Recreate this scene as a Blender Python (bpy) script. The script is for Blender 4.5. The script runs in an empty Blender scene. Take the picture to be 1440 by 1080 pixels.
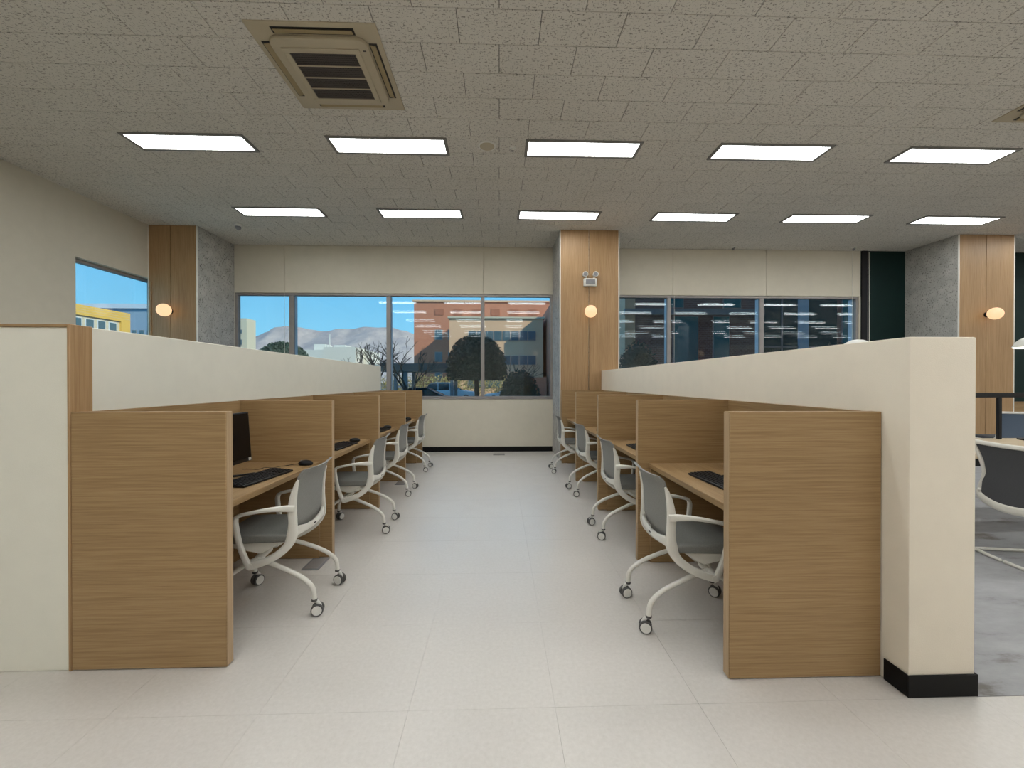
import bpy, bmesh, math, random
from mathutils import Vector, Matrix
random.seed(7)
R = math.radians
scene = bpy.context.scene
col = scene.collection

# ------------------------------------------------------------------ camera
FPX = 580.0
cam_d = bpy.data.cameras.new('camera'); cam = bpy.data.objects.new('camera', cam_d); col.objects.link(cam)
cam_d.sensor_width = 36.0; cam_d.lens = 36.0*FPX/1440.0; cam_d.clip_start = 0.05; cam_d.clip_end = 4000
cam.location = (0, 0, 1.34)
cam.rotation_euler = (R(90)-math.atan(3/FPX), 0, -math.atan(18/FPX))
scene.camera = cam

# ------------------------------------------------------------------ light, sky, exposure
LAMP = 15.0           # ceiling panel radiance
SKY = 1.2
vs = scene.view_settings
vs.view_transform = 'Standard'; vs.look = 'None'; vs.exposure = 0.0; vs.gamma = 1.0; vs.use_curve_mapping = False
w = bpy.data.worlds.new('sky'); scene.world = w; w.use_nodes = True
nt = w.node_tree; nt.nodes.clear()
o_ = nt.nodes.new('ShaderNodeOutputWorld'); bg = nt.nodes.new('ShaderNodeBackground')
tc = nt.nodes.new('ShaderNodeTexCoord'); sx = nt.nodes.new('ShaderNodeSeparateXYZ'); rp = nt.nodes.new('ShaderNodeValToRGB')
nt.links.new(tc.outputs['Generated'], sx.inputs[0]); nt.links.new(sx.outputs['Z'], rp.inputs[0])
nt.links.new(rp.outputs[0], bg.inputs[0]); nt.links.new(bg.outputs[0], o_.inputs[0])
el = rp.color_ramp.elements
el[0].position = 0.0; el[0].color = (0.36, 0.77, 1.0, 1)
el[1].position = 1.0; el[1].color = (0.06, 0.26, 0.68, 1)
e = el.new(0.25); e.color = (0.18, 0.57, 0.95, 1)
bg.inputs[1].default_value = SKY
sun_d = bpy.data.lights.new('sun', 'SUN'); sun = bpy.data.objects.new('sun', sun_d); col.objects.link(sun)
sun_d.energy = 5.0; sun_d.color = (1.0, 0.86, 0.66); sun_d.angle = R(0.6)
sun.rotation_euler = Vector((-1.0, 0.6, -0.80)).to_track_quat('-Z', 'Y').to_euler()
sun.location = (10, -20, 30)

# ------------------------------------------------------------------ materials
def _mat(name):
    m = bpy.data.materials.new(name); m.use_nodes = True
    n = m.node_tree.nodes; b = n['Principled BSDF']
    return m, m.node_tree, b
def _pos(nt, scale):
    g = nt.nodes.new('ShaderNodeNewGeometry'); mp = nt.nodes.new('ShaderNodeMapping')
    mp.inputs['Scale'].default_value = scale
    nt.links.new(g.outputs['Position'], mp.inputs['Vector']); return mp.outputs[0]
def _noise(nt, vec, scale, detail=3, rough=.55):
    n = nt.nodes.new('ShaderNodeTexNoise'); n.inputs['Scale'].default_value = scale
    n.inputs['Detail'].default_value = detail; n.inputs['Roughness'].default_value = rough
    nt.links.new(vec, n.inputs['Vector']); return n.outputs['Fac']
def _ramp(nt, fac, stops):
    r = nt.nodes.new('ShaderNodeValToRGB'); els = r.color_ramp.elements
    els[0].position, els[0].color = stops[0][0], (*stops[0][1], 1)
    els[1].position, els[1].color = stops[-1][0], (*stops[-1][1], 1)
    for p, c in stops[1:-1]:
        k = els.new(p); k.color = (*c, 1)
    nt.links.new(fac, r.inputs[0]); return r.outputs[0]
def _mix(nt, a, b, fac, mode='MULTIPLY'):
    m = nt.nodes.new('ShaderNodeMix'); m.data_type = 'RGBA'; m.blend_type = mode
    if isinstance(fac, (int, float)): m.inputs[0].default_value = fac
    else: nt.links.new(fac, m.inputs[0])
    for s, v in ((6, a), (7, b)):
        if isinstance(v, tuple): m.inputs[s].default_value = (*v, 1)
        else: nt.links.new(v, m.inputs[s])
    return m.outputs[2]
def _bump(nt, b, h, strength, dist=.002):
    k = nt.nodes.new('ShaderNodeBump'); k.inputs['Strength'].default_value = strength; k.inputs['Distance'].default_value = dist
    nt.links.new(h, k.inputs['Height']); nt.links.new(k.outputs[0], b.inputs['Normal'])
def plain(name, c, rough=.5, metal=0, var=.06, vs_=8.0, spec=.5, bump=0, bs=300):
    m, nt, b = _mat(name)
    f = _noise(nt, _pos(nt, (1, 1, 1)), vs_, 4)
    lo = tuple(max(0, x*(1-var)) for x in c); hi = tuple(min(1, x*(1+var)) for x in c)
    nt.links.new(_ramp(nt, f, [(.3, lo), (.7, hi)]), b.inputs['Base Color'])
    b.inputs['Roughness'].default_value = rough; b.inputs['Metallic'].default_value = metal
    b.inputs['Specular IOR Level'].default_value = spec
    if bump: _bump(nt, b, _noise(nt, _pos(nt, (1, 1, 1)), bs, 2), bump)
    return m
def oak(name, axis, dark, light, rough=.45):
    m, nt, b = _mat(name)
    s1 = [120, 120, 120]; s1[axis] = 3.0; s2 = [14, 14, 14]; s2[axis] = .7
    f1 = _noise(nt, _pos(nt, s1), 1.0, 5, .65); f2 = _noise(nt, _pos(nt, s2), 1.0, 3)
    c1 = _ramp(nt, f1, [(.30, dark), (.62, light)])
    c2 = _ramp(nt, f2, [(.3, (.90, .89, .87)), (.7, (1.0, 1.0, 1.0))])
    nt.links.new(_mix(nt, c1, c2, 1.0), b.inputs['Base Color'])
    b.inputs['Roughness'].default_value = rough; b.inputs['Specular IOR Level'].default_value = .35
    _bump(nt, b, f1, .15, .001)
    return m
def emit(name, c, s, base=.8):
    m, nt, b = _mat(name)
    f = _noise(nt, _pos(nt, (1, 1, 1)), 3, 1)
    lo = tuple(x*.98 for x in c)
    k = _ramp(nt, f, [(.3, lo), (.7, c)])
    nt.links.new(k, b.inputs['Emission Color']); b.inputs['Emission Strength'].default_value = s
    b.inputs['Base Color'].default_value = (base, base, base, 1)
    return m
def glass(name, tint, fac):
    m, nt, b = _mat(name); nt.nodes.remove(b)
    out = nt.nodes['Material Output']
    t = nt.nodes.new('ShaderNodeBsdfTransparent'); g = nt.nodes.new('ShaderNodeBsdfGlossy'); mx = nt.nodes.new('ShaderNodeMixShader')
    fr = nt.nodes.new('ShaderNodeFresnel')
    ge = nt.nodes.new('ShaderNodeNewGeometry'); ma = nt.nodes.new('ShaderNodeMath'); ma.operation = 'MULTIPLY_ADD'
    nt.links.new(ge.outputs['Backfacing'], ma.inputs[0]); ma.inputs[1].default_value = 1/fac-fac; ma.inputs[2].default_value = fac
    nt.links.new(ma.outputs[0], fr.inputs[0])     # thin pane: same reflectance from both faces
    f = _noise(nt, _pos(nt, (1, 1, 1)), .6, 2)
    nt.links.new(_ramp(nt, f, [(.3, tuple(x*.98 for x in tint)), (.7, tint)]), t.inputs[0])
    g.inputs['Roughness'].default_value = .0
    nt.links.new(fr.outputs[0], mx.inputs[0]); nt.links.new(t.outputs[0], mx.inputs[1]); nt.links.new(g.outputs[0], mx.inputs[2])
    nt.links.new(mx.outputs[0], out.inputs[0])
    return m

OD, OL = (.262, .158, .068), (.368, .243, .120)
M = {}
M['oak_x'] = oak('oak_grain_x', 0, OD, OL)
M['oak_y'] = oak('oak_grain_y', 1, OD, OL)
M['oak_z'] = oak('oak_upright', 2, (.315, .188, .090), (.430, .273, .140))
M['oak_edge'] = oak('oak_edge_band', 2, (.38, .26, .15), (.50, .36, .22))
M['wall'] = plain('cream_wall', (.62, .575, .475), .8, var=.02, bump=.25, bs=220)
M['halfwall'] = plain('cream_half_wall', (.77, .70, .585), .75, var=.02, bump=.3, bs=260)
M['white_wall'] = plain('white_half_wall', (.72, .70, .61), .75, var=.02, bump=.3, bs=260)
M['green'] = plain('dark_green_paint', (.002, .016, .014), .6, var=.08, spec=.25)
M['black'] = plain('black_skirting', (.004, .0035, .0035), .6, spec=.2)
M['blackmetal'] = plain('black_metal', (.008, .008, .010), .5, spec=.3)
M['blackplastic'] = plain('black_plastic', (.005, .005, .006), .45, spec=.3)
M['screen'] = plain('dark_screen', (.002, .002, .003), .25, spec=.25)
M['alu'] = plain('window_aluminium', (.30, .28, .27), .45, metal=.3)
M['whitealu'] = plain('pale_outer_aluminium', (.62, .70, .80), .5)
M['trimwhite'] = plain('pale_corner_trim', (.80, .78, .72), .35)
M['chairwhite'] = plain('chair_white_plastic', (.72, .70, .64), .38, var=.02)
M['fabric'] = plain('grey_seat_fabric', (.185, .185, .170), .9, var=.10, vs_=180, bump=.4, bs=900)
M['mesh'] = plain('grey_back_mesh', (.245, .242, .228), .85, var=.14, vs_=260, bump=.4, bs=900)
M['darkmesh'] = plain('dark_back_mesh', (.060, .062, .068), .85, var=.14, vs_=260)
M['bluemesh'] = plain('blue_back_mesh', (.085, .115, .16), .85, var=.14, vs_=260)
M['tyre'] = plain('grey_tyre', (.07, .068, .065), .5)
M['hub'] = plain('pale_wheel_hub', (.68, .67, .63), .35)
M['acpanel'] = plain('aged_ac_plastic', (.44, .38, .27), .55, var=.05, vs_=3)
M['acflap'] = plain('yellowed_flap', (.33, .26, .14), .5)
M['acdark'] = plain('ac_dark', (.02, .018, .016), .6)
M['grillegrey'] = plain('intake_mesh', (.10, .085, .075), .6)
M['whiteplastic'] = plain('white_plastic', (.66, .65, .60), .45)
M['greyplastic'] = plain('grey_plastic', (.22, .22, .23), .5)
M['fixture'] = plain('fixture_frame', (.20, .19, .175), .6)
M['lamp'] = emit('panel_diffuser', (.97, 1.0, 1.0), LAMP)
M['globe'] = emit('globe_glass', (1.0, .64, .34), 1.1, .12)
M['domelamp'] = emit('lamp_glow', (1.0, .93, .82), 3.0)
M['glass'] = glass('window_glass', (.93, .965, .97), 1.36)
M['table'] = oak('pale_table_top', 0, (.48, .38, .25), (.58, .47, .33))

def ceiling_mat():
    m, nt, b = _mat('fissured_tile')
    p1 = _pos(nt, (30, 88, 1)); p2 = _pos(nt, (85, 42, 1)); p3 = _pos(nt, (160, 160, 1))
    a = _ramp(nt, _noise(nt, p1, 1.0, 2, .6), [(.362, (.16, .155, .14)), (.40, (1, 1, 1))])
    c = _ramp(nt, _noise(nt, p2, 1.0, 2, .6), [(.352, (.18, .175, .16)), (.39, (1, 1, 1))])
    d = _ramp(nt, _noise(nt, p3, 1.0, 1, .5), [(.25, (.6, .6, .6)), (.36, (1, 1, 1))])
    base = _ramp(nt, _noise(nt, _pos(nt, (1, 1, 1)), .7, 2), [(.3, (.60, .572, .512)), (.7, (.635, .607, .548))])
    k = _mix(nt, _mix(nt, _mix(nt, base, a, .62), c, .62), d, .45)
    nt.links.new(k, b.inputs['Base Color']); b.inputs['Roughness'].default_value = .9; b.inputs['Specular IOR Level'].default_value = .1
    return m
M['ceil'] = ceiling_mat()
M['joint'] = plain('ceiling_joint', (.05, .046, .04), .9)
def floor_mat():
    m, nt, b = _mat('beige_vinyl')
    f = _noise(nt, _pos(nt, (1, 1, 1)), 55, 4, .7); g = _noise(nt, _pos(nt, (1, 1, 1)), .9, 3)
    c = _ramp(nt, f, [(.3, (.570, .535, .490)), (.7, (.640, .605, .560))])
    d = _ramp(nt, g, [(.3, (.94, .94, .955)), (.7, (1, 1, 1))])
    nt.links.new(_mix(nt, c, d, 1.0), b.inputs['Base Color'])
    rr = _ramp(nt, _noise(nt, _pos(nt, (1, 1, 1)), 7, 1, .5), [(.3, (.29, .29, .29)), (.75, (.37, .37, .37))])
    nt.links.new(rr, b.inputs['Roughness']); b.inputs['Specular IOR Level'].default_value = .6
    return m
M['floor'] = floor_mat()
M['floorjoint'] = plain('vinyl_joint', (.46, .42, .38), .7)
def carpet_mat():
    m, nt, b = _mat('grey_marbled_floor')
    f = _noise(nt, _pos(nt, (.9, 2.2, 1)), 2.2, 6, .68)
    nt.links.new(_ramp(nt, f, [(.32, (.13, .115, .10)), (.44, (.29, .29, .295)), (.72, (.39, .39, .40))]), b.inputs['Base Color'])
    b.inputs['Roughness'].default_value = .55
    return m
M['greyfloor'] = carpet_mat()
def speckle_mat():
    m, nt, b = _mat('speckled_stone_paper')
    v = _pos(nt, (1, 1, 1))
    base = _ramp(nt, _noise(nt, v, 5, 4), [(.3, (.36, .35, .32)), (.7, (.50, .485, .45))])
    sp = _ramp(nt, _noise(nt, _pos(nt, (1.3, 1.3, 1)), 34, 3, .6), [(.34, (.22, .22, .22)), (.44, (1, 1, 1))])
    nt.links.new(_mix(nt, base, sp, .85), b.inputs['Base Color']); b.inputs['Roughness'].default_value = .7
    return m
M['speckle'] = speckle_mat()
def brick_mat(name, c1, c2, mortar, s):
    m, nt, b = _mat(name)
    g = nt.nodes.new('ShaderNodeNewGeometry'); sp = nt.nodes.new('ShaderNodeSeparateXYZ'); cb = nt.nodes.new('ShaderNodeCombineXYZ')
    ad = nt.nodes.new('ShaderNodeMath'); ad.operation = 'ADD'
    nt.links.new(g.outputs['Position'], sp.inputs[0]); nt.links.new(sp.outputs[0], ad.inputs[0]); nt.links.new(sp.outputs[1], ad.inputs[1])
    nt.links.new(ad.outputs[0], cb.inputs[0]); nt.links.new(sp.outputs[2], cb.inputs[1])
    k = nt.nodes.new('ShaderNodeTexBrick'); k.inputs['Scale'].default_value = s
    k.inputs['Color1'].default_value = (*c1, 1); k.inputs['Color2'].default_value = (*c2, 1); k.inputs['Mortar'].default_value = (*mortar, 1)
    k.inputs['Mortar Size'].default_value = .02
    nt.links.new(cb.outputs[0], k.inputs['Vector']); nt.links.new(k.outputs['Color'], b.inputs['Base Color']); b.inputs['Roughness'].default_value = .85
    return m
M['brick_red'] = brick_mat('red_brick', (.62, .235, .135), (.55, .195, .115), (.56, .33, .24), 2.2)
M['brick_dark'] = brick_mat('brown_brick', (.30, .165, .145), (.23, .12, .105), (.38, .27, .25), 2.4)
M['brickpanel'] = plain('dark_brick_panel', (.42, .16, .10), .85)
M['stonebeige'] = plain('beige_cladding', (.80, .51, .33), .8)
M['bwhite'] = plain('white_render', (.74, .72, .66), .8)
M['bcream'] = plain('cream_render', (.62, .58, .46), .8)
M['byellow'] = plain('yellow_cladding', (.80, .52, .12), .7)
M['bblue'] = plain('blue_grey_cladding', (.30, .40, .52), .6)
M['tealglass'] = plain('teal_window_glass', (.06, .24, .265), .2)
M['farglass'] = plain('far_window_glass', (.09, .16, .20), .2)
M['curtainglass'] = plain('dark_curtain_glass', (.03, .085, .095), .15)
M['concrete'] = plain('grey_concrete', (.30, .30, .31), .8)
M['asphalt'] = plain('asphalt', (.10, .10, .11), .9, vs_=2)
M['leaf'] = plain('dark_leaf', (.025, .058, .042), .7, var=.4, vs_=6)
M['shrubleaf'] = plain('shrub_leaf', (.028, .056, .042), .7, var=.4, vs_=6)
M['hedge'] = plain('winter_hedge', (.30, .26, .10), .9, var=.4, vs_=3)
M['bark'] = plain('bark', (.085, .065, .055), .9, var=.3)
M['carwhite'] = plain('car_white', (.72, .74, .76), .25)
M['cardark'] = plain('car_dark', (.03, .045, .06), .2)
M['carglass'] = plain('car_glass', (.02, .03, .04), .1)
def mountain_mat():
    m, nt, b = _mat('bare_hillside')
    f = _noise(nt, _pos(nt, (.03, .02, .03)), 1.0, 8, .75)
    nt.links.new(_ramp(nt, f, [(.3, (.30, .27, .28)), (.5, (.42, .37, .36)), (.7, (.56, .48, .43))]), b.inputs['Base Color']); b.inputs['Roughness'].default_value = 1.0
    b.inputs['Specular IOR Level'].default_value = 0
    return m
M['mount'] = mountain_mat()

# ------------------------------------------------------------------ mesh helpers
class MB:
    def __init__(s): s.v = []; s.f = []; s.m = []
    def _add(s, vs_, fs, mi=0):
        o = len(s.v); s.v += [tuple(x) for x in vs_]
        for f in fs: s.f.append(tuple(i+o for i in f)); s.m.append(mi)
        return s
    def box(s, x0, x1, y0, y1, z0, z1, mi=0, mat=None):
        vs_ = [Vector(p) for p in ((x0,y0,z0),(x1,y0,z0),(x1,y1,z0),(x0,y1,z0),(x0,y0,z1),(x1,y0,z1),(x1,y1,z1),(x0,y1,z1))]
        if mat: vs_ = [mat @ p for p in vs_]
        return s._add(vs_, [(0,3,2,1),(4,5,6,7),(0,1,5,4),(1,2,6,5),(2,3,7,6),(3,0,4,7)], mi)
    def prism(s, pts, a0, a1, axis=1, mi=0):
        # pts 2D polygon extruded along axis
        def P(p, a):
            return {0: (a, p[0], p[1]), 1: (p[0], a, p[1]), 2: (p[0], p[1], a)}[axis]
        n = len(pts); vs_ = [P(p, a0) for p in pts]+[P(p, a1) for p in pts]
        fs = [tuple(range(n-1, -1, -1)), tuple(range(n, 2*n))]+[(i, (i+1) % n, n+(i+1) % n, n+i) for i in range(n)]
        return s._add(vs_, fs, mi)
    def sweep(s, path, ra, rb=None, side=(0, 1, 0), n=10, mi=0, sq=1.0, smooth=4):
        # path points (x,y,z); ra radius along 'side', rb radius across; per-point lists allowed
        rb = ra if rb is None else rb
        P = [Vector(p) for p in path]; k = len(P)
        ra = list(ra) if hasattr(ra, '__len__') else [ra]*k
        rb = list(rb) if hasattr(rb, '__len__') else [rb]*k
        if smooth > 1 and k > 2:
            Q = []; A = []; B = []
            for i in range(k-1):
                p0 = P[max(i-1, 0)]; p1 = P[i]; p2 = P[i+1]; p3 = P[min(i+2, k-1)]
                for j in range(smooth):
                    t = j/smooth
                    Q.append(.5*((2*p1)+(p2-p0)*t+(2*p0-5*p1+4*p2-p3)*t*t+(3*p1-p0-3*p2+p3)*t**3))
                    A.append(ra[i]+(ra[i+1]-ra[i])*t); B.append(rb[i]+(rb[i+1]-rb[i])*t)
            Q.append(P[-1]); A.append(ra[-1]); B.append(rb[-1]); P, ra, rb = Q, A, B
        sd0 = Vector(side).normalized(); o = len(s.v); k = len(P)
        for i, p in enumerate(P):
            t = (P[min(i+1, k-1)]-P[max(i-1, 0)]).normalized()
            sd = (sd0-t*sd0.dot(t))
            if sd.length < 1e-4: sd = t.orthogonal()
            sd.normalize(); up = t.cross(sd)
            for j in range(n):
                a = 2*math.pi*(j+.5)/n; c, q = math.cos(a), math.sin(a)
                c = math.copysign(abs(c)**sq, c); q = math.copysign(abs(q)**sq, q)
                s.v.append(tuple(p+sd*(ra[i]*c)+up*(rb[i]*q)))
        for i in range(k-1):
            for j in range(n):
                s.f.append((o+i*n+j, o+i*n+(j+1) % n, o+(i+1)*n+(j+1) % n, o+(i+1)*n+j)); s.m.append(mi)
        s.f.append(tuple(o+j for j in range(n-1, -1, -1))); s.m.append(mi)
        s.f.append(tuple(o+(k-1)*n+j for j in range(n))); s.m.append(mi)
        return s
    def lathe(s, prof, c=(0, 0, 0), axis='z', n=20, mi=0):
        # prof: list of (radius, height)
        o = len(s.v); k = len(prof)
        for r, h in prof:
            for j in range(n):
                a = 2*math.pi*j/n; x, y = r*math.cos(a), r*math.sin(a)
                p = {'z': (x, y, h), 'y': (y, h, x), 'x': (h, x, y)}[axis]
                s.v.append((p[0]+c[0], p[1]+c[1], p[2]+c[2]))
        for i in range(k-1):
            for j in range(n):
                s.f.append((o+i*n+j, o+i*n+(j+1) % n, o+(i+1)*n+(j+1) % n, o+(i+1)*n+j)); s.m.append(mi)
        s.f.append(tuple(o+j for j in range(n-1, -1, -1))); s.m.append(mi)
        s.f.append(tuple(o+(k-1)*n+j for j in range(n))); s.m.append(mi)
        return s
    def ball(s, c, r, n=20, mi=0, sc=(1, 1, 1)):
        pr = [(max(r*math.sin(math.pi*i/12), r*.001), -r*math.cos(math.pi*i/12)) for i in range(13)]
        o = len(s.v); s.lathe(pr, (0, 0, 0), 'z', n, mi)
        for i in range(o, len(s.v)):
            p = s.v[i]; s.v[i] = (p[0]*sc[0]+c[0], p[1]*sc[1]+c[1], p[2]*sc[2]+c[2])
        return s
    def build(s, name, mats, parent=None, bevel=0, seg=2, smooth=False, local=False):
        me = bpy.data.meshes.new(name)
        vs_ = [Vector(p) for p in s.v]
        lo = Vector((min(p.x for p in vs_), min(p.y for p in vs_), min(p.z for p in vs_)))
        hi = Vector((max(p.x for p in vs_), max(p.y for p in vs_), max(p.z for p in vs_)))
        c = Vector(((lo.x+hi.x)/2, (lo.y+hi.y)/2, lo.z))
        me.from_pydata([p-c for p in vs_], [], s.f)
        for m in (mats if isinstance(mats, (list, tuple)) else [mats]): me.materials.append(M[m])
        me.polygons.foreach_set('material_index', s.m)
        bm = bmesh.new(); bm.from_mesh(me)
        bmesh.ops.recalc_face_normals(bm, faces=bm.faces)
        if bevel:
            ed = [e for e in bm.edges if e.is_manifold and len(e.link_faces) == 2 and e.calc_face_angle(0) > R(35)]
            bmesh.ops.bevel(bm, geom=ed, offset=bevel, segments=seg, affect='EDGES', profile=.5, clamp_overlap=True)
        if smooth or bevel:
            for f in bm.faces: f.smooth = True
            for e in bm.edges:
                if len(e.link_faces) == 2 and e.calc_face_angle(0) > R(38): e.smooth = False
        bm.to_mesh(me); bm.free()
        o = bpy.data.objects.new(name, me); col.objects.link(o)
        if parent is not None:
            o.parent = parent; o.location = c if local else c-world_loc(parent)
        else: o.location = c
        return o
def world_loc(o):
    p = Vector((0, 0, 0))
    while o is not None: p += o.location; o = o.parent
    return p
def tag(o, label=None, cat=None, group=None, kind=None):
    if label: o['label'] = label
    if cat: o['category'] = cat
    if group: o['group'] = group
    if kind: o['kind'] = kind
    return o
def thing(name, loc, label, cat, group=None, rz=0):
    o = bpy.data.objects.new(name, None); col.objects.link(o); o.location = loc; o.rotation_euler = (0, 0, rz)
    o.empty_display_size = .1
    return tag(o, label, cat, group)
def struct(o): o['kind'] = 'structure'; return o
def dup(o, parent=None):
    c = o.copy(); col.objects.link(c); c.parent = parent
    if parent is not None: c.matrix_parent_inverse = o.matrix_parent_inverse.copy()
    for ch in KIDS.get(o.name, []) or [x for x in o.children]: dup(ch, c)
    return c
KIDS = {}
def box(name, x0, x1, y0, y1, z0, z1, mat, parent=None, bevel=0, seg=2):
    return MB().box(x0, x1, y0, y1, z0, z1).build(name, mat, parent, bevel, seg)

# ------------------------------------------------------------------ room dimensions
ZC = 3.92; YB = 7.93; XL = -5.77; XR = 22.0; YF = -9.0
HEAD, SILL = 3.025, 1.02

# floor
fl = struct(box('floor', XL-.2, XR+.2, YF-.2, YB+.2, -.25, -.003, 'floorjoint'))
gx, gy, g = -.37, 1.685, .6
tiles = {}
def floor_tile(x0, x1, y0, y1):
    key = (round(x1-x0, 3), round(y1-y0, 3))
    if key not in tiles:
        o = MB().box(x0+.0004, x1-.0004, y0+.0004, y1-.0004, -.003, 0).build('floor_tile', 'floor', fl); tiles[key] = o.data
    else:
        o = bpy.data.objects.new('floor_tile', tiles[key]); col.objects.link(o); o.parent = fl
        o.location = Vector(((x0+x1)/2, (y0+y1)/2, -.003))-fl.location
rest = MB()
for i in range(-9, 38):
    for j in range(-18, 12):
        x0, y0 = gx+g*i, gy+g*j
        x0c, x1c = max(x0, XL), min(x0+g, XR); y0c, y1c = max(y0, YF), min(y0+g, YB)
        if x1c-x0c < .02 or y1c-y0c < .02: continue
        if y0 >= 1.68 and x0+g > 2.035:
            if x0 > 2.03: continue
            x1c = 2.032
        near = (y0 > .4 and -2.3 < x0 < 2.1) or (.4 < y0 < 1.6 and -4.1 < x0 < 3.9)
        if near: floor_tile(x0c, x1c, y0c, y1c)
        else: rest.box(x0c+.0004, x1c-.0004, y0c+.0004, y1c-.0004, -.003, 0)
tag(rest.build('floor_tile_field', 'floor', fl), kind='stuff')
struct(box('floor_reading_area', 2.034, XR, 1.688, YB, -.0025, .0005, 'greyfloor'))

# ceiling
ce = struct(box('ceiling', XL-.2, XR+.2, YF-.2, YB+.2, ZC+.012, ZC+.2, 'joint'))
cells = []
for i in range(-41, 17):
    y0 = 3.17+.3*i; off = .60 if i % 2 == 0 else .30
    for k in range(-12, 38):
        x0 = off+.6*k
        x0c, x1c = max(x0, XL), min(x0+.6, XR); y0c, y1c = max(y0, YF), min(y0+.3, YB)
        if x1c-x0c < .02 or y1c-y0c < .02: continue
        ym = (y0c+y1c)/2; xm = (x0c+x1c)/2
        vis = ym > 2.6 and -1.25*ym-.3 < xm < 1.38*ym+.3
        cells.append((0 if vis else 1, ym*ym+.15*xm*xm, x0c, x1c, y0c, y1c))
cells.sort()
rest = MB(); tmesh = {}
def tile_mb(mb, x0, x1, y0, y1):
    b_ = .0036; q = .0014
    vs_ = [(x0+b_, y0+b_, ZC), (x1-b_, y0+b_, ZC), (x1-b_, y1-b_, ZC), (x0+b_, y1-b_, ZC)]
    vs_ += [(x0+b_-q, y0+b_-q, ZC+.003), (x1-b_+q, y0+b_-q, ZC+.003), (x1-b_+q, y1-b_+q, ZC+.003), (x0+b_-q, y1-b_+q, ZC+.003)]
    vs_ += [(x, y, ZC+.012) for x, y, _ in vs_[4:8]]
    mb._add(vs_, [(3,2,1,0),(0,1,5,4),(1,2,6,5),(2,3,7,6),(3,0,4,7),(4,5,9,8),(5,6,10,9),(6,7,11,10),(7,4,8,11),(8,9,10,11)])
for n_, (h, d, x0, x1, y0, y1) in enumerate(cells):
    if h == 0 and n_ < 300:
        key = (round(x1-x0, 3), round(y1-y0, 3))
        if key not in tmesh:
            mb = MB(); tile_mb(mb, x0, x1, y0, y1); o = mb.build('ceiling_tile', 'ceil', ce); tmesh[key] = o.data
        else:
            o = bpy.data.objects.new('ceiling_tile', tmesh[key]); col.objects.link(o); o.parent = ce
            o.location = Vector(((x0+x1)/2, (y0+y1)/2, ZC))-ce.location
    else: tile_mb(rest, x0, x1, y0, y1)
tag(rest.build('ceiling_tile_field', 'ceil', ce), kind='stuff')

# back wall with two window bands
wb = MB()
wb.box(XL-.2, 7.13, YB, YB+.14, 0, SILL)
wb.box(XL-.2, 7.13, YB+.012, YB+.14, HEAD, ZC+.2)
wb.box(XL-.2, -4.985, YB, YB+.14, SILL, HEAD).box(1.03, 2.04, YB, YB+.14, SILL, HEAD).box(7.10, 7.13, YB, YB+.14, SILL, HEAD)
wall_back = struct(wb.build('wall_back', 'wall'))
js = [(-4.985, -4.055), (-4.045, -.303), (-.293, 1.025), (2.045, 3.37), (3.38, 5.225), (5.235, 7.128)]
for a, b in js: box('wall_panel', a, b, YB, YB+.012, HEAD, ZC, 'wall', wall_back, .003, 1)
for a, b in ((-4.985, 1.025), (2.045, 7.13)):
    box('window_board', a, b, YB-.012, YB+.02, SILL-.012, SILL+.006, 'alu', wall_back, .003, 1)
struct(box('baseboard_back', -4.985, 1.025, YB-.014, YB, .0, .098, 'black', None, .003, 1))
struct(box('baseboard_back_right', 2.045, 7.13, YB-.014, YB, .001, .098, 'black', None, .003, 1))
wg = struct(box('wall_back_green', 7.13, XR+.2, YB, YB+.14, 0, ZC+.2, 'green'))
box('dark_reveal_strip', 7.135, 7.25, YB-.03, YB, .01, ZC, 'blackmetal', wg, .004, 1)
box('pale_edge_strip', 7.268, 7.276, YB-.008, YB, .01, ZC-.02, 'trimwhite', wg)
box('pale_edge_strip', 7.30, 7.308, YB-.008, YB, .01, ZC-.02, 'trimwhite', wg)
box('wainscot', 9.05, XR, YB-.02, YB, .01, .92, 'oak_x', wg, .004, 1)
box('wainscot_ledge', 9.05, XR, YB-.035, YB, .92, .945, 'oak_x', wg, .004, 1)

# left wall with corner window
wl = MB()
wl.box(XL-.2, XL, YF-.2, 5.81, 0, ZC+.2).box(XL-.2, XL, 5.81, YB, 3.05, ZC+.2).box(XL-.2, XL, 5.81, YB, 0, SILL).box(XL-.2, XL, 7.20, YB, SILL, 3.05)
wall_left = struct(wl.build('wall_left', 'wall'))
wr = struct(box('wall_right', XR, XR+.2, YF-.2, YB+.2, 0, ZC+.2, 'wall'))
wf = struct(box('wall_front', XL-.2, XR+.2, YF-.2, YF, 0, ZC+.2, 'wall'))
# unseen storeys above, added and sized to keep the sun off the yard
struct(box('wall_shade_storeys', XL-.35, 62, -16, YB+.14, ZC+.21, 31.0, 'brick_red'))

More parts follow.
